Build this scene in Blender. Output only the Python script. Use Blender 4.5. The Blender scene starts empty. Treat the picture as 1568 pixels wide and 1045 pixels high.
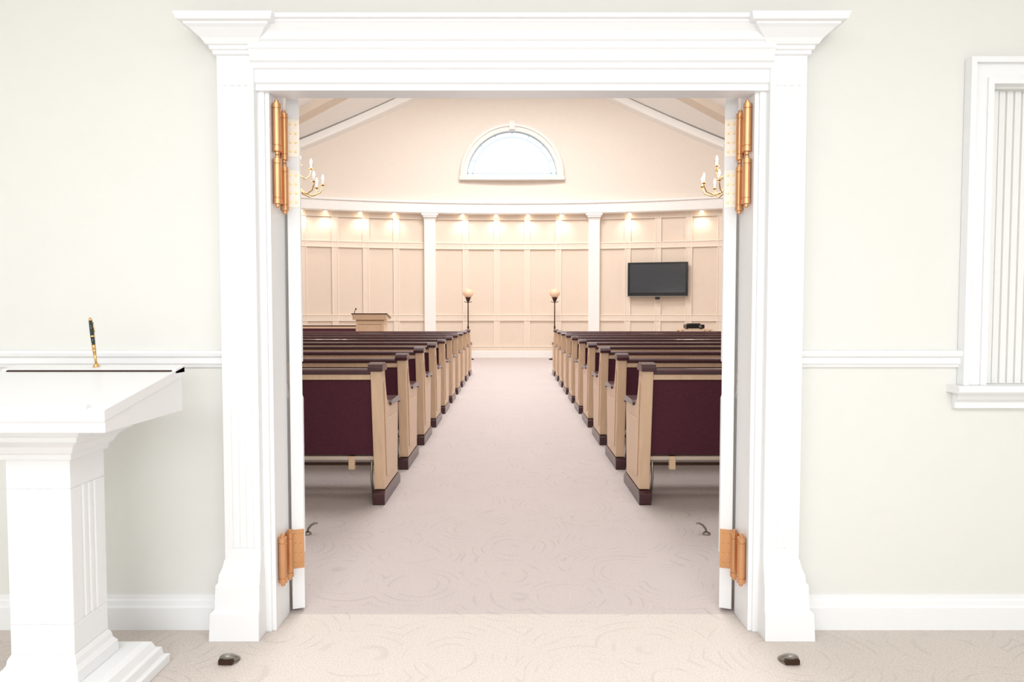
import bpy, bmesh, math, random
from mathutils import Vector, Matrix
random.seed(3)
S=bpy.context.scene
S.view_settings.view_transform='Standard'
S.view_settings.look='None'

# ---------------------------------------------------------------- materials
def lin(c):
    return tuple(((x/255)/12.92 if x/255<=0.04045 else ((x/255+0.055)/1.055)**2.4) for x in c)
def mat(name,col,rough=.5,metal=0,var=.03,scale=8,bump=0,bscale=120,emit=0,stretch=None,coat=0):
    m=bpy.data.materials.new(name); m.use_nodes=True
    nt=m.node_tree; N=nt.nodes; L=nt.links; b=N['Principled BSDF']
    b.inputs['Roughness'].default_value=rough; b.inputs['Metallic'].default_value=metal
    if coat: b.inputs['Coat Weight'].default_value=coat
    tc=N.new('ShaderNodeTexCoord'); mp=N.new('ShaderNodeMapping'); L.new(tc.outputs['Object'],mp.inputs[0])
    if stretch: mp.inputs['Scale'].default_value=stretch
    n=N.new('ShaderNodeTexNoise'); n.inputs['Scale'].default_value=scale; n.inputs['Detail'].default_value=4
    L.new(mp.outputs[0],n.inputs['Vector'])
    r=N.new('ShaderNodeValToRGB'); c=lin(col)
    r.color_ramp.elements[0].position=.3; r.color_ramp.elements[1].position=.7
    r.color_ramp.elements[0].color=tuple(x*(1-var) for x in c)+(1,)
    r.color_ramp.elements[1].color=tuple(min(1,x*(1+var)) for x in c)+(1,)
    L.new(n.outputs['Fac'],r.inputs[0]); L.new(r.outputs[0],b.inputs['Base Color'])
    if bump:
        n2=N.new('ShaderNodeTexNoise'); n2.inputs['Scale'].default_value=bscale; L.new(tc.outputs['Object'],n2.inputs['Vector'])
        bp=N.new('ShaderNodeBump'); bp.inputs['Strength'].default_value=bump; bp.inputs['Distance'].default_value=.01
        L.new(n2.outputs['Fac'],bp.inputs['Height']); L.new(bp.outputs[0],b.inputs['Normal'])
    if emit:
        b.inputs['Emission Color'].default_value=c+(1,); b.inputs['Emission Strength'].default_value=emit
    return m
def carpet(name,col,swirl,sc,bs):
    m=bpy.data.materials.new(name); m.use_nodes=True
    nt=m.node_tree; N=nt.nodes; L=nt.links; b=N['Principled BSDF']; b.inputs['Roughness'].default_value=.95
    b.inputs['Specular IOR Level'].default_value=.1
    tc=N.new('ShaderNodeTexCoord')
    nz=N.new('ShaderNodeTexNoise'); nz.inputs['Scale'].default_value=3.0; nz.inputs['Detail'].default_value=1; L.new(tc.outputs['Object'],nz.inputs['Vector'])
    mx=N.new('ShaderNodeMixRGB'); mx.blend_type='ADD'; mx.inputs[0].default_value=.09
    L.new(tc.outputs['Object'],mx.inputs[1]); L.new(nz.outputs['Color'],mx.inputs[2])
    v=N.new('ShaderNodeTexVoronoi'); v.inputs['Scale'].default_value=sc; L.new(mx.outputs[0],v.inputs['Vector'])
    mu=N.new('ShaderNodeMath'); mu.operation='MULTIPLY'; mu.inputs[1].default_value=62; L.new(v.outputs['Distance'],mu.inputs[0])
    si=N.new('ShaderNodeMath'); si.operation='SINE'; L.new(mu.outputs[0],si.inputs[0])
    r=N.new('ShaderNodeValToRGB'); r.color_ramp.elements[0].position=.75; r.color_ramp.elements[1].position=1
    L.new(si.outputs[0],r.inputs[0])
    nb=N.new('ShaderNodeTexNoise'); nb.inputs['Scale'].default_value=8; nb.inputs['Detail'].default_value=1; L.new(tc.outputs['Object'],nb.inputs['Vector'])
    rb=N.new('ShaderNodeValToRGB'); rb.color_ramp.elements[0].position=.44; rb.color_ramp.elements[1].position=.6; L.new(nb.outputs['Fac'],rb.inputs[0])
    # keep ring centres clean so that only open arcs are left
    rc=N.new('ShaderNodeValToRGB'); rc.color_ramp.elements[0].position=.2; rc.color_ramp.elements[1].position=.3; L.new(v.outputs['Distance'],rc.inputs[0])
    mk0=N.new('ShaderNodeMath'); mk0.operation='MULTIPLY'; L.new(r.outputs[0],mk0.inputs[0]); L.new(rb.outputs[0],mk0.inputs[1])
    mk=N.new('ShaderNodeMath'); mk.operation='MULTIPLY'; L.new(mk0.outputs[0],mk.inputs[0]); L.new(rc.outputs[0],mk.inputs[1])
    fine=N.new('ShaderNodeTexNoise'); fine.inputs['Scale'].default_value=160; fine.inputs['Detail'].default_value=3; L.new(tc.outputs['Object'],fine.inputs['Vector'])
    c=lin(col); rf=N.new('ShaderNodeValToRGB'); rf.color_ramp.elements[0].position=.3; rf.color_ramp.elements[1].position=.7
    rf.color_ramp.elements[0].color=tuple(x*.88 for x in c)+(1,); rf.color_ramp.elements[1].color=tuple(min(1,x*1.1) for x in c)+(1,)
    L.new(fine.outputs['Fac'],rf.inputs[0])
    sm=N.new('ShaderNodeMath'); sm.operation='MULTIPLY'; sm.inputs[1].default_value=swirl; L.new(mk.outputs[0],sm.inputs[0])
    mc=N.new('ShaderNodeMixRGB'); L.new(sm.outputs[0],mc.inputs[0]); L.new(rf.outputs[0],mc.inputs[1])
    mc.inputs[2].default_value=tuple(x*.55 for x in c)+(1,)
    L.new(mc.outputs[0],b.inputs['Base Color'])
    bp=N.new('ShaderNodeBump'); bp.inputs['Strength'].default_value=bs; bp.inputs['Distance'].default_value=.01
    inv=N.new('ShaderNodeMath'); inv.operation='MULTIPLY_ADD'; inv.inputs[1].default_value=-.8; L.new(mk.outputs[0],inv.inputs[0]); L.new(fine.outputs['Fac'],inv.inputs[2])
    L.new(inv.outputs[0],bp.inputs['Height']); L.new(bp.outputs[0],b.inputs['Normal'])
    return m
WHITE=mat('white_trim_paint',(241,242,243),.35,var=.002)
WALL=mat('foyer_wall_paint',(229,229,224),.7,var=.005,bump=.03,bscale=200)
CEIL=mat('ceiling_paint',(246,244,240),.8,var=.01)
UPW=mat('beige_upper_wall',(233,221,208),.75,var=.012)
PAN=mat('peach_panel_paint',(232,214,195),.6,var=.012)
STI=mat('peach_stile_paint',(237,220,202),.5,var=.01)
BEAD=mat('panel_bead_paint',(244,231,215),.5,var=.01)
CRE=mat('cream_trim_paint',(245,242,237),.5,var=.01)
WFR=mat('window_frame_paint',(226,222,216),.5,var=.01)
SIDE=mat('sanctuary_side_wall',(232,223,212),.75,var=.01)
BEAM=mat('tan_beam',(222,208,192),.7)
CF=carpet('foyer_carpet',(214,204,196),.18,2.6,.3)
CS=carpet('sanctuary_carpet',(199,188,184),.24,2.6,.3)
MAPLE=mat('maple_wood',(221,189,157),.4,var=.06,scale=6,stretch=(6,6,.7),coat=.2)
MAHOG=mat('mahogany_wood',(66,31,36),.3,var=.2,scale=10,coat=.3)
BURG=mat('burgundy_fabric',(76,27,44),.9,var=.12,scale=60,bump=.3,bscale=300)
BRASS=mat('satin_brass',(216,164,120),.34,.9,var=.05)
BRASSL=mat('pale_brass_plate',(240,230,216),.35,.2,var=.03)
GOLD=mat('polished_gold',(226,185,120),.25,1)
STEEL=mat('brushed_steel',(150,145,138),.35,.9)
GREY=mat('underseat_rail',(206,190,174),.5)
BLACK=mat('black_plastic',(22,22,24),.3)
SCREEN=mat('tv_screen',(58,60,64),.12)
BRONZE=mat('dark_bronze',(70,50,38),.4,.7)
GLOBE=mat('peach_glass',(236,200,168),.3,emit=.08)
BULB=mat('warm_bulb',(255,236,205),.3,emit=12)
FLAME=mat('candle_bulb',(255,232,196),.3,emit=25)
LEAD=mat('pale_blue_came',(188,212,230),.5)
GREEN=mat('dark_green_lacquer',(24,40,34),.2,coat=.5)
BLIND=mat('shutter_white',(238,238,236),.5,var=.003)

# ---------------------------------------------------------------- mesh builder
class B:
    def __init__(s,name): s.name=name; s.bm=bmesh.new(); s.mats=[]
    def mi(s,m):
        if m not in s.mats: s.mats.append(m)
        return s.mats.index(m)
    def face(s,vs,i,sm=False):
        try:
            f=s.bm.faces.new(vs); f.material_index=i; f.smooth=sm
        except ValueError: pass
    def loft(s,rings,m,closed=True,caps=True,smooth=False):
        i=s.mi(m); R=[[s.bm.verts.new(p) for p in r] for r in rings]; n=len(R[0])
        for a,b in zip(R,R[1:]):
            for k in range(n if closed else n-1):
                s.face([a[k],a[(k+1)%n],b[(k+1)%n],b[k]],i,smooth)
        if caps: s.face(R[0][::-1],i); s.face(R[-1],i)
    def box(s,x0,x1,y0,y1,z0,z1,m,M=None):
        r=[[Vector(p) for p in ((x0,y0,z),(x1,y0,z),(x1,y1,z),(x0,y1,z))] for z in (z0,z1)]
        if M: r=[[M@p for p in q] for q in r]
        s.loft(r,m)
    def prism_x(s,prof,x0,x1,m): s.loft([[(x,y,z) for y,z in prof] for x in (x0,x1)],m)
    def prism_y(s,prof,y0,y1,m): s.loft([[(x,y,z) for x,z in prof] for y in (y0,y1)],m)
    def prism_z(s,prof,z0,z1,m): s.loft([[(x,y,z) for x,y in prof] for z in (z0,z1)],m)
    def rectloft(s,x0,x1,y0,y1,prof,m,back=0,kl=1,kr=1):
        s.loft([[(x0-p*kl,y0-p,z),(x1+p*kr,y0-p,z),(x1+p*kr,y1+p*back,z),(x0-p*kl,y1+p*back,z)] for z,p in prof],m)
    def lathe(s,cx,cy,prof,m,n=20,smooth=True):
        s.loft([[(cx+r*math.cos(2*math.pi*k/n),cy+r*math.sin(2*math.pi*k/n),z) for k in range(n)] for r,z in prof],m,smooth=smooth)
    def tube(s,pts,r,m,n=8):
        pts=[Vector(p) for p in pts]; rings=[]
        rr=r if isinstance(r,(list,tuple)) else [r]*len(pts)
        for i,p in enumerate(pts):
            d=(pts[min(i+1,len(pts)-1)]-pts[max(i-1,0)]).normalized()
            up=Vector((0,0,1)) if abs(d.z)<.9 else Vector((0,1,0))
            a=d.cross(up).normalized()
            if i and a.dot(pa)<0: a=-a
            pa=a
            b=d.cross(a)
            rings.append([p+(a*math.cos(2*math.pi*k/n)+b*math.sin(2*math.pi*k/n))*rr[i] for k in range(n)])
        s.loft(rings,m,smooth=True)
    def mesh(s,bevel=0):
        bmesh.ops.recalc_face_normals(s.bm,faces=s.bm.faces[:])
        me=bpy.data.meshes.new(s.name); s.bm.to_mesh(me); s.bm.free()
        for m in s.mats: me.materials.append(m)
        return me
    def done(s,bevel=0,loc=(0,0,0),rot=0):
        o=bpy.data.objects.new(s.name,s.mesh()); S.collection.objects.link(o); o.location=loc; o.rotation_euler[2]=rot
        if bevel: addbev(o,bevel)
        return o
def addbev(o,w,seg=2):
    md=o.modifiers.new('bevel','BEVEL'); md.width=w; md.segments=seg; md.limit_method='ANGLE'; md.angle_limit=math.radians(50)

# ---------------------------------------------------------------- dimensions
WY0,WY1=2.56,2.68      # entry wall
JX=.905                # opening half width
HZ=2.045               # opening height
CY,R=2.6,15.9          # apse arc centre / radius
def zc(x): return 8.4-.525*abs(x)
HW=7.0

# floors
b=B('floor_foyer'); b.box(-3,3,-3,2.675,-.1,0,CF); b.done()
b=B('floor_sanctuary'); b.box(-HW,HW,2.675,19,-.1,0,CS); b.done()
# entry wall
b=B('wall_entry')
b.box(-HW,-JX,WY0,WY1,0,4.725,WALL); b.box(-JX,JX,WY0,WY1,HZ,4.725,WALL)
b.box(JX,1.75,WY0,WY1,0,4.725,WALL); b.box(1.75,2.65,WY0,WY1,0,.93,WALL); b.box(1.75,2.65,WY0,WY1,2.03,4.725,WALL)
b.box(2.65,HW,WY0,WY1,0,4.725,WALL)
b.prism_y([(-HW,4.725),(HW,4.725),(0,8.4)],WY0,WY1,WALL)
b.done()
for nm,x0,x1,y0,y1 in (('wall_foyer_left',-3.1,-3,-3,WY0),('wall_foyer_right',3,3.1,-3,WY0),('wall_foyer_back',-3.1,3.1,-3.1,-3)):
    b=B(nm); b.box(x0,x1,y0,y1,0,2.8,WALL); b.done()
b=B('ceiling_foyer'); b.box(-3.1,3.1,-3.1,WY0,2.8,2.9,CEIL); b.done()
for nm,x0,x1 in (('wall_sanctuary_left',-HW-.15,-HW),('wall_sanctuary_right',HW,HW+.15)):
    b=B(nm); b.box(x0,x1,WY1,19,0,4.725,SIDE); b.done()
b=B('ceiling_sanctuary')
for sg in (-1,1):
    b.prism_y([(0,8.4),(sg*(HW+.2),zc(HW+.2)),(sg*(HW+.2),zc(HW+.2)+.15),(0,8.55)],WY0,19.2,CEIL)
b.done()
b=B('trim_ceiling_beam')
for sg in (-1,1):
    b.prism_y([(0,8.4),(sg*HW,zc(HW)),(sg*HW,zc(HW)-.2),(0,8.2)],15.7,16.1,BEAM)
b.done()

# back (curved) wall ------------------------------------------------
def ap(phi,r,z): return (r*math.sin(phi),CY+r*math.cos(phi),z)
PH=math.asin(HW/R)
def arcsweep(b,prof,p0,p1,m,n=40):
    b.loft([[ap(p0+(p1-p0)*i/n,r,z) for r,z in prof] for i in range(n+1)],m)
b=B('wall_back_lower'); arcsweep(b,[(R,0),(R+.2,0),(R+.2,4.0),(R,4.0)],-PH,PH,PAN,60); b.done()
b=B('wall_back_upper'); n=60
b.loft([[ap(-PH+2*PH*i/n,r,z) for r,z in ((R,4.0),(R+.2,4.0),(R+.2,zc(R*math.sin(-PH+2*PH*i/n))+.05),(R,zc(R*math.sin(-PH+2*PH*i/n))+.05))] for i in range(n+1)],UPW)
wall=b.done()
WZ,WR=4.86,1.24
b=B('cut'); b.prism_y([(WR*math.cos(math.pi*k/32),WZ+WR*math.sin(math.pi*k/32)) for k in range(33)],17.5,19.5,UPW); cut=b.done()
md=wall.modifiers.new('b','BOOLEAN'); md.operation='DIFFERENCE'; md.object=cut; md.solver='EXACT'
bpy.context.view_layer.update()
dg=bpy.context.evaluated_depsgraph_get(); me=bpy.data.meshes.new_from_object(wall.evaluated_get(dg)); wall.modifiers.clear(); wall.data=me
bpy.data.objects.remove(cut)
# arched window
b=B('window_1')
def arcring(b,r0,r1,y0,y1,m,n=32,a0=0,a1=math.pi):
    b.loft([[(r0*math.cos(a),y0,WZ+r0*math.sin(a)),(r1*math.cos(a),y0,WZ+r1*math.sin(a)),(r1*math.cos(a),y1,WZ+r1*math.sin(a)),(r0*math.cos(a),y1,WZ+r0*math.sin(a))] for a in [a0+(a1-a0)*i/n for i in range(n+1)]],m)
arcring(b,WR-.04,WR+.12,18.36,18.6,WFR); arcring(b,WR+.07,WR+.14,18.33,18.5,WFR)
b.box(-WR-.16,WR+.16,18.32,18.6,WZ-.1,WZ,WFR)
b.box(-.07,.07,18.31,18.4,WZ+WR-.02,WZ+WR+.2,WFR)
arcring(b,WR-.195,WR-.17,18.5,18.53,LEAD); arcring(b,WR-.06,WR-.039,18.5,18.53,LEAD)
for k in range(1,8):
    a=math.pi*k/8; c,s_=math.cos(a),math.sin(a); t=.012
    b.loft([[(r*c-t*s_*q,y,WZ+r*s_+t*c*q) for q,y in ((-1,18.505),(1,18.505),(1,18.525),(-1,18.525))] for r in (WR-.19,WR-.03)],LEAD)
b.box(-WR+.04,WR-.04,18.5,18.53,WZ+.09,WZ+.11,LEAD)
b.done()
# cornice + rib + baseboard
b=B('trim_cornice_back'); arcsweep(b,[(R,3.84),(R-.2,3.84),(R-.22,3.86),(R-.22,4.09),(R-.26,4.11),(R-.26,4.16),(R,4.18)],-PH,PH,CRE,60); b.done()
b=B('trim_vault_rib'); n=60; rings=[]
for i in range(n+1):
    f=-PH+2*PH*i/n; z=zc(R*math.sin(f)); rings.append([ap(f,r,zz) for r,zz in ((R,z),(R-.22,z),(R-.22,z-.2),(R,z-.26))])
b.loft(rings,CRE); b.done()
b=B('baseboard_back'); arcsweep(b,[(R,0),(R-.05,0),(R-.05,.17),(R-.02,.2),(R,.2)],-PH,PH,CRE,60); b.done()
# panelling stiles and rails
b=B('trim_wall_panelling')
def fx(x): return math.asin(x/R)
ST=[-6.1,-5.35,-4.6,-3.84,-3.07,-1.25,-.41,.41,1.25,3.07,3.84,4.6,5.35,6.1]
def stile(b,x,w,d,z0,z1,m):
    arcsweep(b,[(R,z0),(R-d,z0),(R-d,z1),(R,z1)],fx(x-w/2),fx(x+w/2),m,1)
for x in ST:
    stile(b,x,.13,.03,.2,3.84,STI); stile(b,x-.068,.018,.042,.2,3.84,BEAD); stile(b,x+.068,.018,.042,.2,3.84,BEAD)
for z,h in ((3.0,.13),(1.08,.13),(.24,.1),(3.78,.12)):
    for (a,c) in ((-6.9,-2.3),(-2.1,2.1),(2.3,6.9)):
        arcsweep(b,[(R,z-h/2),(R-.032,z-h/2),(R-.032,z+h/2),(R,z+h/2)],fx(a),fx(c),STI,16)
        for dz in (-h/2-.008,h/2+.008):
            arcsweep(b,[(R,z+dz-.01),(R-.044,z+dz-.01),(R-.044,z+dz+.01),(R,z+dz+.01)],fx(a),fx(c),BEAD,16)
b.done()
for k,x in enumerate((-2.2,2.2,-6.7,6.7)):
    b=B('trim_pilaster_%d'%(k+1)); 
    stile(b,x,.3,.14,0,3.84,CRE); stile(b,x,.34,.17,0,.2,CRE)
    arcsweep(b,[(R,3.66),(R-.14,3.66),(R-.2,3.84),(R,3.84)],fx(x-.16),fx(x+.16),CRE,2); stile(b,x,.36,.2,3.74,3.84,CRE); stile(b,x,.44,.215,3.79,3.84,CRE)
    b.done(.01)
# cornice downlights
DL=[-5.4,-4.83,-3.98,-3.12,-1.33,-.43,.43,1.33,3.12,4.9]
for x in DL:
    f=fx(x); p=ap(f,R-.13,3.84)
    b=B('recessed_downlight'); b.lathe(0,0,[(.07,.005),(.07,-.02),(.05,-.03),(.05,-.012)],CRE,16); b.lathe(0,0,[(.045,-.012),(.045,-.03),(.03,-.055),(.006,-.065)],BULB,12)
    b.done(loc=p)
    l=bpy.data.lights.new('downlight_lamp','SPOT'); l.energy=11; l.spot_size=math.radians(125); l.spot_blend=.9; l.shadow_soft_size=.06
    l.color=(1,.72,.72) if abs(x)<2 else (1,.86,.75)
    o=bpy.data.objects.new('downlight_lamp',l); S.collection.objects.link(o); o.location=(p[0]*.992,p[1]-.08,3.74); o.rotation_euler=(math.radians(16),0,-f)

# ---------------------------------------------------------------- door surround
b=B('trim_door_surround')
for sg in (-1,1):
    def X(x): return sg*x
    x0,x1=sorted((X(.905),X(.935))); b.box(x0,x1,2.525,2.56,0,2.03,WHITE)
    x0,x1=sorted((X(.89),X(.912))); b.box(x0,x1,2.535,WY1+.01,0,HZ,WHITE)
    a,c=.93,1.062; pts=[(a,2.56),(a,2.492)]
    nf=4; w=.008; g0=a+.024; st=(c-a-.048-w)/(nf-1)
    for k in range(nf):
        xa=g0+st*k; pts+=[(xa,2.492),(xa+w*.3,2.4955),(xa+w*.7,2.4955),(xa+w,2.492)]
    pts+=[(c,2.492),(c,2.56)]
    b.prism_z([(X(p),q) for p,q in pts],.33,2.02,WHITE)
    x0,x1=sorted((X(a),X(c))); b.box(x0,x1,2.492,2.56,2.02,2.14,WHITE); b.box(x0,x1,2.492,2.56,.27,.33,WHITE)
    b.rectloft(x0,x1,2.492,2.56,[(2.125,0),(2.128,.01),(2.14,.01),(2.143,.018),(2.155,.02),(2.157,.028),(2.175,.04),(2.2,.068),(2.207,.08),(2.214,.082),(2.216,.097),(2.236,.105),(2.24,.105)],WHITE)
    b.rectloft(x0,x1,2.492,2.56,[(0,.046),(.1,.042),(.112,.030),(.2,.027),(.208,.02),(.235,.018),(.26,.008),(.285,.003),(.29,0)],WHITE,kl=1 if sg<0 else .12,kr=.12 if sg<0 else 1)
b.prism_x([(2.6,2.008),(2.51,2.008),(2.51,2.03),(2.5,2.034),(2.5,2.078),(2.49,2.083),(2.49,2.1),(2.480,2.105),(2.478,2.125),(2.470,2.14),(2.464,2.145),(2.464,2.165),(2.456,2.17),(2.451,2.195),(2.433,2.218),(2.428,2.222),(2.428,2.228),(2.416,2.23),(2.412,2.244),(2.56,2.244),(2.56,2.045),(2.6,2.045)],-.94,.94,WHITE)
b.box(-JX,JX,2.6,WY1+.01,2.043,2.06,WHITE)
b.done(.0015)
# baseboards and chair rails
bp_=[(2.56,0),(2.538,0),(2.538,.085),(2.546,.092),(2.548,.108),(2.554,.114),(2.555,.13),(2.56,.13)]
cr=[(2.56,.998),(2.55,.998),(2.546,1.008),(2.54,1.012),(2.54,1.034),(2.53,1.04),(2.526,1.052),(2.53,1.06),(2.56,1.062)]
for nm,a,c in (('left',-3,-1.06),('right',1.06,3)):
    b=B('baseboard_'+nm); b.prism_x(bp_,a,c,WHITE); b.done()
b=B('trim_chair_rail_1'); b.prism_x(cr,-3,-1.06,WHITE); b.done()
b=B('trim_chair_rail_2'); b.prism_x(cr,1.06,1.68,WHITE); b.done()
# window with closed shutters on the right (mitred picture-frame casing)
b=B('window_2')
def frame(x0,x1,z0,z1,w,y0,y1):
    for sx0,sx1 in ((x0,x0+w),(x1-w,x1)): b.box(sx0,sx1,y0,y1,z0,z1-w,WHITE)
    b.box(x0,x1,y0,y1,z1-w,z1,WHITE)
frame(1.685,2.715,.933,2.121,.068,2.538,2.559)
frame(1.672,2.728,.933,2.134,.020,2.520,2.558)
frame(1.742,2.658,.933,2.062,.022,2.530,2.599)
b.prism_x([(2.599,.905),(2.49,.905),(2.485,.912),(2.485,.924),(2.49,.9325),(2.599,.9325)],1.635,2.78,WHITE)
b.prism_x([(2.559,.904),(2.52,.904),(2.525,.88),(2.54,.868),(2.54,.845),(2.559,.845)],1.655,2.76,WHITE)
b.done()
b=B('window_shutters')
b.box(1.757,2.643,2.601,2.612,.935,2.028,BLIND)
b.box(1.765,1.818,2.585,2.6005,.935,2.03,BLIND)
x=1.822
while x<2.6:
    b.prism_z([(x,2.6005),(x+.003,2.590),(x+.025,2.590),(x+.028,2.6005)],.935,2.03,BLIND); x+=.0295
b.done()

# ---------------------------------------------------------------- double door leaves + hinges
def leaf(sg,name):
    root=bpy.data.objects.new(name,None); S.collection.objects.link(root)
    root.location=(sg*.857,2.70,0)
    root.rotation_euler[2]= math.radians(19) if sg<0 else -math.radians(19)
    b=B('leaf_panel'); b.box(-.024,.024,0,.88,.012,2.04,WHITE)
    for x in (-1,1):
        for z0,z1 in ((.2,.85),(1.0,1.9)):
            for y0,y1 in ((.12,.42),(.47,.77)):
                xa,xb=sorted((x*.0235,x*.032))
                b.box(xa,xb,y0,y1,z0,z0+.02,WHITE);b.box(xa,xb,y0,y1,z1-.02,z1,WHITE);b.box(xa,xb,y0,y0+.02,z0+.02,z1-.02,WHITE);b.box(xa,xb,y1-.02,y1,z0+.02,z1-.02,WHITE)
                xa,xb=sorted((x*.0235,x*.029)); b.box(xa,xb,y0+.05,y1-.05,z0+.05,z1-.05,WHITE)
    xa,xb=(-.03,-.024) if sg<0 else (.024,.03); b.box(xa,xb,.79,.85,.93,1.13,BRASS)
    o=b.done(.002); o.parent=root
    h=B('spring_hinges')
    for z0,z1,pm in ((1.812,1.968,BRASSL),(1.615,1.77,BRASSL),(.178,.345,BRASS)):
        h.box(-.0235,.0235,-.003,.0,z0,z1-.01,pm)
        for k in range(4):
            for q in (-.01,.01):
                zz=z0+.02+(z1-z0-.05)*k/3
                h.tube([(q,-.003,zz),(q,-.006,zz)],[.0045,.0035],GOLD,8)
    o=h.done(); o.parent=root
    g=B('hinge_barrels')
    for z0,z1 in ((1.80,1.978),(1.607,1.775),(.173,.35)):
        for (x,y,dz) in ((.872,2.562,.0),(.876,2.652,-.012)):
            x*=sg
            g.lathe(x,y,[(.003,z0-.014+dz),(.008,z0-.01+dz),(.008,z0-.001+dz),(.0155,z0+.001+dz),(.0155,z0+.018+dz),(.013,z0+.019+dz),(.013,z0+.023+dz),(.0148,z0+.024+dz),(.0148,z1-.024+dz),(.013,z1-.023+dz),(.013,z1-.019+dz),(.0155,z1-.018+dz),(.0155,z1-.001+dz),(.008,z1+.001+dz),(.008,z1+.01+dz),(.003,z1+.014+dz)],BRASS,20,smooth=False)
        xa,xb=sorted((sg*.884,sg*.8875)); g.box(xa,xb,2.562,2.652,z0+.01,z1-.015,BRASS)
        xa,xb=sorted((sg*.872,sg*.8895)); g.box(xa,xb,2.572,2.59,z0+.005,z1-.005,BRASS)
        xa,xb=sorted((sg*.874,sg*.880)); g.box(xa,xb,2.665,2.699,z0+.005,z1-.02,BRASS)
    o=g.done(); o.parent=root; 
    bpy.context.view_layer.update(); o.matrix_parent_inverse=root.matrix_world.inverted()
leaf(-1,'door_1'); leaf(1,'door_2')
for sg in (-1,1):
    b=B('door_holder_hook'); 
    b.lathe(0,0,[(.022,0),(.022,.006),(.015,.012),(.005,.014)],STEEL,16)
    b.tube([(0,0,.01),(sg*-.004,0,.03),(sg*-.02,0,.05),(sg*-.042,0,.062),(sg*-.055,0,.06)],.006,STEEL)
    b.done(loc=(-1.11 if sg<0 else 1.055,3.66,0),rot=0)
    b=B('floor_door_stop')
    n=14; rings=[]
    for i in range(9):
        a=math.pi/2*i/8
        rings.append([(.034*math.cos(a)*math.cos(2*math.pi*k/n),.026*math.cos(a)*math.sin(2*math.pi*k/n)-.004*i,.032*math.sin(a)+.004) for k in range(n)])
    b.loft(rings[:-1],STEEL,smooth=True); b.lathe(0,0,[(.035,0),(.035,.005),(.03,.007)],STEEL,16)
    b.box(-.024,.024,-.036,-.02,.004,.02,BRONZE)
    b.done(loc=(-.975 if sg<0 else .955,2.31,0))

# ---------------------------------------------------------------- guest book stand
b=B('guest_book_stand')
cx=-1.39; kx=-1.402; x0,x1=kx-.095,kx+.095; y0,y1=2.0,2.17
b.rectloft(kx-.225,kx+.225,1.865,2.305,[(0,0),(.03,0),(.034,-.014),(.062,-.018),(.066,-.03),(.09,-.04),(.1,-.06)],WHITE,back=1)
b.rectloft(x0,x1,y0,y1,[(.1,.022),(.135,.02),(.15,.01),(.165,.008),(.18,0)],WHITE,back=1)
def fluted(x0,x1,y0,y1):
    d=.004; pts=[]
    def side(p,q,nrm):
        out=[p]
        for k in range(3):
            t0=.30+.17*k
            for t,e in ((t0,0),(t0+.015,d),(t0+.045,d),(t0+.06,0)):
                out.append((p[0]+(q[0]-p[0])*t-nrm[0]*e,p[1]+(q[1]-p[1])*t-nrm[1]*e))
        return out
    c=[(x0,y0),(x1,y0),(x1,y1),(x0,y1)]; nr=[(0,-1),(1,0),(0,1),(-1,0)]
    for i in range(4): pts+=side(c[i],c[(i+1)%4],nr[i])
    return pts
b.box(x0,x1,y0,y1,.18,.27,WHITE); b.prism_z(fluted(x0,x1,y0,y1),.27,.68,WHITE); b.box(x0,x1,y0,y1,.68,.78,WHITE)
b.rectloft(x0,x1,y0,y1,[(.765,0),(.768,.01),(.785,.012),(.79,.02),(.81,.03),(.825,.05),(.83,.06),(.845,.062),(.85,.075),(.873,.08)],WHITE,back=1)
dx0,dx1=cx-.285,cx+.285
b.prism_x([(1.85,.873),(2.29,.873),(2.29,1.0),(1.85,.925)],dx0+.005,dx1-.005,WHITE)
b.prism_x([(1.84,.905),(1.84,.938),(2.30,1.022),(2.30,.99)],dx0,dx1,WHITE)
b.box(dx0,dx1-.05,1.842,1.862,.93,.952,WHITE)
b.prism_x([(2.235,1.0),(2.235,1.016),(2.30,1.027),(2.30,1.0)],dx0,dx1,WHITE)
b.prism_x([(2.225,1.0),(2.225,1.0125),(2.235,1.0145),(2.235,1.0)],dx0+.02,dx1-.01,BRONZE)  # dark strip standing in for the shadow gap at the back ledge
b.done(.003)
b=B('signing_pen'); M=Matrix.Rotation(math.radians(-6),3,'Y')
def PP(z,r,m,z2,r2): b.tube([M@Vector((0,0,z)),M@Vector((0,0,z2))],[r,r2],m,12)
b.lathe(0,0,[(.011,0),(.011,.003),(.006,.008),(.005,.015)],GOLD,14)
PP(.008,.003,GOLD,.05,.0052);PP(.05,.0052,GOLD,.06,.006);PP(.06,.0055,GOLD,.075,.006);PP(.075,.0055,GREEN,.1,.0065);PP(.1,.007,GOLD,.106,.007);PP(.106,.0068,GREEN,.155,.0055);PP(.155,.006,GOLD,.165,.003)
b.tube([M@Vector((.008,0,.15)),M@Vector((.009,0,.115))],.0015,GOLD,6)
b.done(loc=(-1.385,2.27,1.021))

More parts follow.
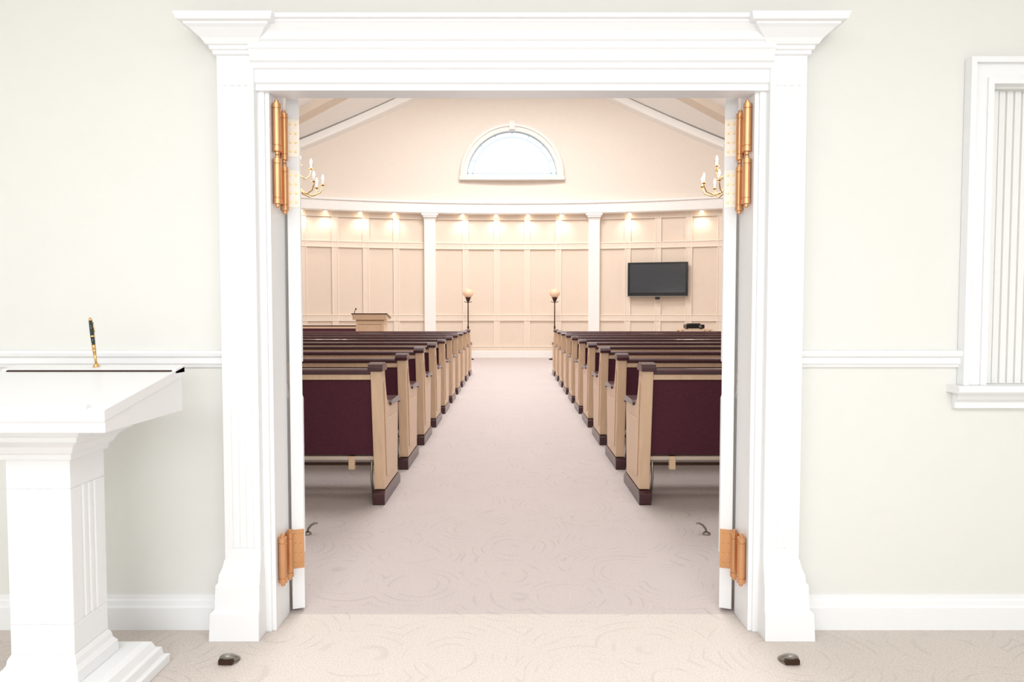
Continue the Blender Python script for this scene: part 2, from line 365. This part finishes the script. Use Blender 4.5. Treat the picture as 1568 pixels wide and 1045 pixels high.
# ---------------------------------------------------------------- pews
def pew_mesh(Lh,name='pew'):
    b=B(name); T=.066
    prof=[(.10,.09),(.0,.845),(.02,.862),(.10,.862),(.125,.84),(.15,.75),(.19,.66),(.25,.615),(.33,.6),(.56,.6),(.60,.585),(.61,.55),(.57,.09)]
    for sg in (-1,1):
        xa,xb=sorted((sg*Lh,sg*(Lh-T)))
        b.prism_x(prof,xa,xb,MAPLE)
        xo,xp=sorted((sg*Lh,sg*(Lh+.006)))
        b.prism_x([(.155,.16),(.08,.76),(.1,.78),(.13,.62),(.2,.53),(.52,.52),(.5,.16)],xo,xp,MAPLE)
        b.prism_x([(.06,0),(.66,0),(.66,.05),(.60,.085),(.08,.085),(.06,.07)],xa-.005,xb+.005,MAHOG)
        b.prism_x([(-.025,.845),(-.028,.868),(-.012,.888),(.03,.898),(.08,.896),(.125,.88),(.14,.86),(.135,.845)],xa-.012,xb+.012,MAHOG)
        b.prism_x([(.27,.6),(.27,.618),(.3,.63),(.56,.632),(.61,.62),(.63,.595),(.62,.575),(.595,.59)],xa-.014,xb+.014,MAHOG)
    xa,xb=-Lh+T,Lh-T
    b.prism_x([(.095,.31),(.03,.785),(.075,.79),(.14,.315)],xa,xb,BURG)
    b.prism_x([(.022,.79),(.016,.825),(.075,.832),(.08,.79)],xa,xb,MAPLE)
    b.prism_x([(.004,.825),(.004,.848),(.02,.858),(.065,.858),(.08,.846),(.075,.83)],xa,xb,MAHOG)
    b.prism_x([(.14,.37),(.13,.44),(.2,.465),(.52,.465),(.575,.45),(.585,.42),(.57,.375)],xa,xb,BURG)
    b.prism_x([(.14,.34),(.14,.37),(.57,.375),(.57,.34)],xa,xb,MAPLE)
    b.box(xa,xb,.105,.15,.275,.300,GREY); b.box(xa,xb,.12,.135,.238,.255,BRONZE)
    for q in (xa+.02,xb-.02): b.tube([(q,.13,.31),(q,.11,.16),(q,.16,.0)],.009,STEEL,6)
    for i in range(5):
        k=-Lh+.21+i*(2*Lh-.42)/4
        b.box(k-.02,k+.02,.10,.145,.215,.300,MAPLE)
        if i in (2,): b.box(k-.02,k+.02,.25,.5,.0,.34,MAHOG)
    return b.mesh()
LH=2.35
pm=pew_mesh(LH)
for r in range(10):
    for sg in (-1,1):
        o=bpy.data.objects.new('pew',pm); S.collection.objects.link(o); o.location=(sg*(.80+LH),4.16+.968*r,0); addbev(o,.004,1)
o=bpy.data.objects.new('clergy_bench',pew_mesh(.85,'clergy_bench')); S.collection.objects.link(o); o.location=(-4.3,16.0,0); o.rotation_euler[2]=math.pi; o.scale=(1,1,1.07)

# pulpit
b=B('pulpit')
b.box(-.33,.33,-.2,.2,0,.08,MAPLE); b.box(-.3,.3,-.17,.17,.08,1.06,MAPLE)
for x0,x1,z0,z1 in ((-.3,-.24,.1,1.04),(.24,.3,.1,1.04),(-.24,.24,.1,.17),(-.24,.24,.97,1.04)): b.box(x0,x1,-.185,-.17,z0,z1,MAPLE)
b.prism_x([(-.22,1.06),(.22,1.06),(.22,1.1),(-.2,1.185),(-.24,1.185)],-.36,.36,MAPLE); b.prism_x([(-.25,1.18),(-.25,1.20),(.24,1.11),(.24,1.09)],-.38,.38,MAHOG)
b.tube([(-.34,-.1,1.17),(-.34,-.1,1.24),(-.33,-.05,1.28)],.008,BLACK); b.tube([(-.33,-.05,1.275),(-.325,-.03,1.3)],[.014,.02],BLACK)
b.done(.004,loc=(-3.0,14.6,0))
b=B('media_table')
b.box(-.35,.35,-.25,.25,.82,.85,MAPLE)
for x in (-.32,.28):
    for y in (-.22,.18): b.box(x,x+.04,y,y+.04,0,.82,MAPLE)
b.done(.003,loc=(4.05,15.2,0))
b=B('projector'); b.box(-.2,.2,-.14,.14,.012,.1,BLACK); b.box(-.15,.12,-.1,.1,.1,.125,BLACK); b.tube([(.1,-.14,.055),(.1,-.16,.055)],.03,STEEL,14)
for x in (-.17,.15): b.box(x,x+.02,-.1,.1,0,.012,BLACK)
b.done(.006,loc=(4.05,15.2,.85))
f=fx(3.84); p=ap(f,R-.16,2.09)
b=B('wall_television')
b.box(-.77,.77,-.03,.03,-.44,.44,BLACK); b.box(-.71,.71,-.034,-.03,-.35,.39,SCREEN)
b.box(-.78,.78,-.036,-.028,-.455,-.44,STEEL); b.box(-.2,.2,.03,.155,-.2,.2,BLACK); b.box(-.06,.06,-.02,.03,-.53,-.46,BLACK)
b.done(.005,loc=p,rot=-f)
for x in (-1.13,1.1):
    b=B('torchiere_floor_lamp')
    b.lathe(0,0,[(.15,0),(.15,.02),(.1,.035),(.03,.06),(.018,.1),(.016,.8),(.024,.82),(.024,.86),(.015,.88),(.013,1.48),(.03,1.5),(.05,1.54),(.06,1.58),(.09,1.6),(.02,1.61)],BRONZE,18)
    b.lathe(0,0,[(.05,1.6),(.1,1.63),(.135,1.69),(.13,1.75),(.085,1.8),(.02,1.83)],GLOBE,18)
    b.tube([(-.1,0,1.5),(0,0,1.47),(.1,0,1.5)],.008,BRONZE)
    b.done(loc=(x,17.6,0))
for sg in (-1,1):
    b=B('candle_chandelier')
    b.lathe(0,0,[(.003,-.12),(.03,-.1),(.05,-.06),(.02,-.02),(.015,.1),(.04,.14),(.05,.2),(.02,.26),(.012,.5),(.03,.55),(.012,.6),(.006,.65)],GOLD,14)
    b.tube([(0,0,.6),(0,0,3.55)],.008,GOLD,6); b.lathe(0,0,[(.03,3.5),(.08,3.58),(.09,3.7)],GOLD,14)
    for n_,rad,zb,ph in ((8,.36,0.0,.2),(4,.2,.24,.5)):
        for k in range(n_):
            a=2*math.pi*k/n_+ph; c,s_=math.cos(a),math.sin(a)
            P=[(.02,zb+.02),(.1*rad/.36,zb-.07),(.22*rad/.36,zb-.1),(.32*rad/.36,zb-.06),(rad,zb+.02),(rad,zb+.05)]
            b.tube([(r*c,r*s_,z) for r,z in P],.009,GOLD,6)
            b.lathe(rad*c,rad*s_,[(.01,zb+.045),(.035,zb+.055),(.035,zb+.06),(.012,zb+.062)],GOLD,10)
            b.lathe(rad*c,rad*s_,[(.011,zb+.06),(.011,zb+.13)],CRE,8)
            b.lathe(rad*c,rad*s_,[(.006,zb+.13),(.018,zb+.145),(.014,zb+.175),(.002,zb+.205)],FLAME,8)
    b.done(loc=(sg*3.12,10,3.02))
    l=bpy.data.lights.new('chandelier_glow','POINT'); l.energy=60; l.color=(1,.9,.78); l.shadow_soft_size=.3
    o=bpy.data.objects.new('chandelier_glow',l); S.collection.objects.link(o); o.location=(sg*3.12,10,3.45)

# ---------------------------------------------------------------- lights
def area(name,loc,rot,sx,sy,e,col):
    l=bpy.data.lights.new(name,'AREA'); l.shape='RECTANGLE'; l.size=sx; l.size_y=sy; l.energy=e; l.color=col
    o=bpy.data.objects.new(name,l); S.collection.objects.link(o); o.location=loc; o.rotation_euler=rot; return o
area('foyer_overhead_fill',(-1.3,-.1,2.76),(0,0,0),1.2,1.2,38,(.95,.97,1))  # pair of unseen overhead fills added to brighten the foyer, no fixtures modelled
area('foyer_overhead_fill',(1.3,-.1,2.76),(0,0,0),1.2,1.2,35,(.945,.97,1))
area('foyer_front_fill',(0,-2.9,1.6),(math.radians(90),0,0),4,2,93,(.945,.97,1))  # added frontal fill behind the camera; the back wall has no window
for y,e in ((5.5,190),(10,290),(14.3,405)):
    area('vault_fill',(0,y,7.4),(0,0,0),3,2.2,e,(.975,.975,1))  # unseen area fills added below the ridge to brighten the sanctuary
w=bpy.data.worlds.new('sky'); S.world=w; w.use_nodes=True
bg=w.node_tree.nodes['Background']; bg.inputs[0].default_value=(.93,.98,1,1); bg.inputs[1].default_value=1.7

# ---------------------------------------------------------------- camera
c=bpy.data.cameras.new('camera'); c.lens=24; c.sensor_width=36; c.clip_start=.05
o=bpy.data.objects.new('camera',c); S.collection.objects.link(o); o.location=(0,0,1.2); o.rotation_euler=(math.radians(90-2.33),0,0)
S.camera=o
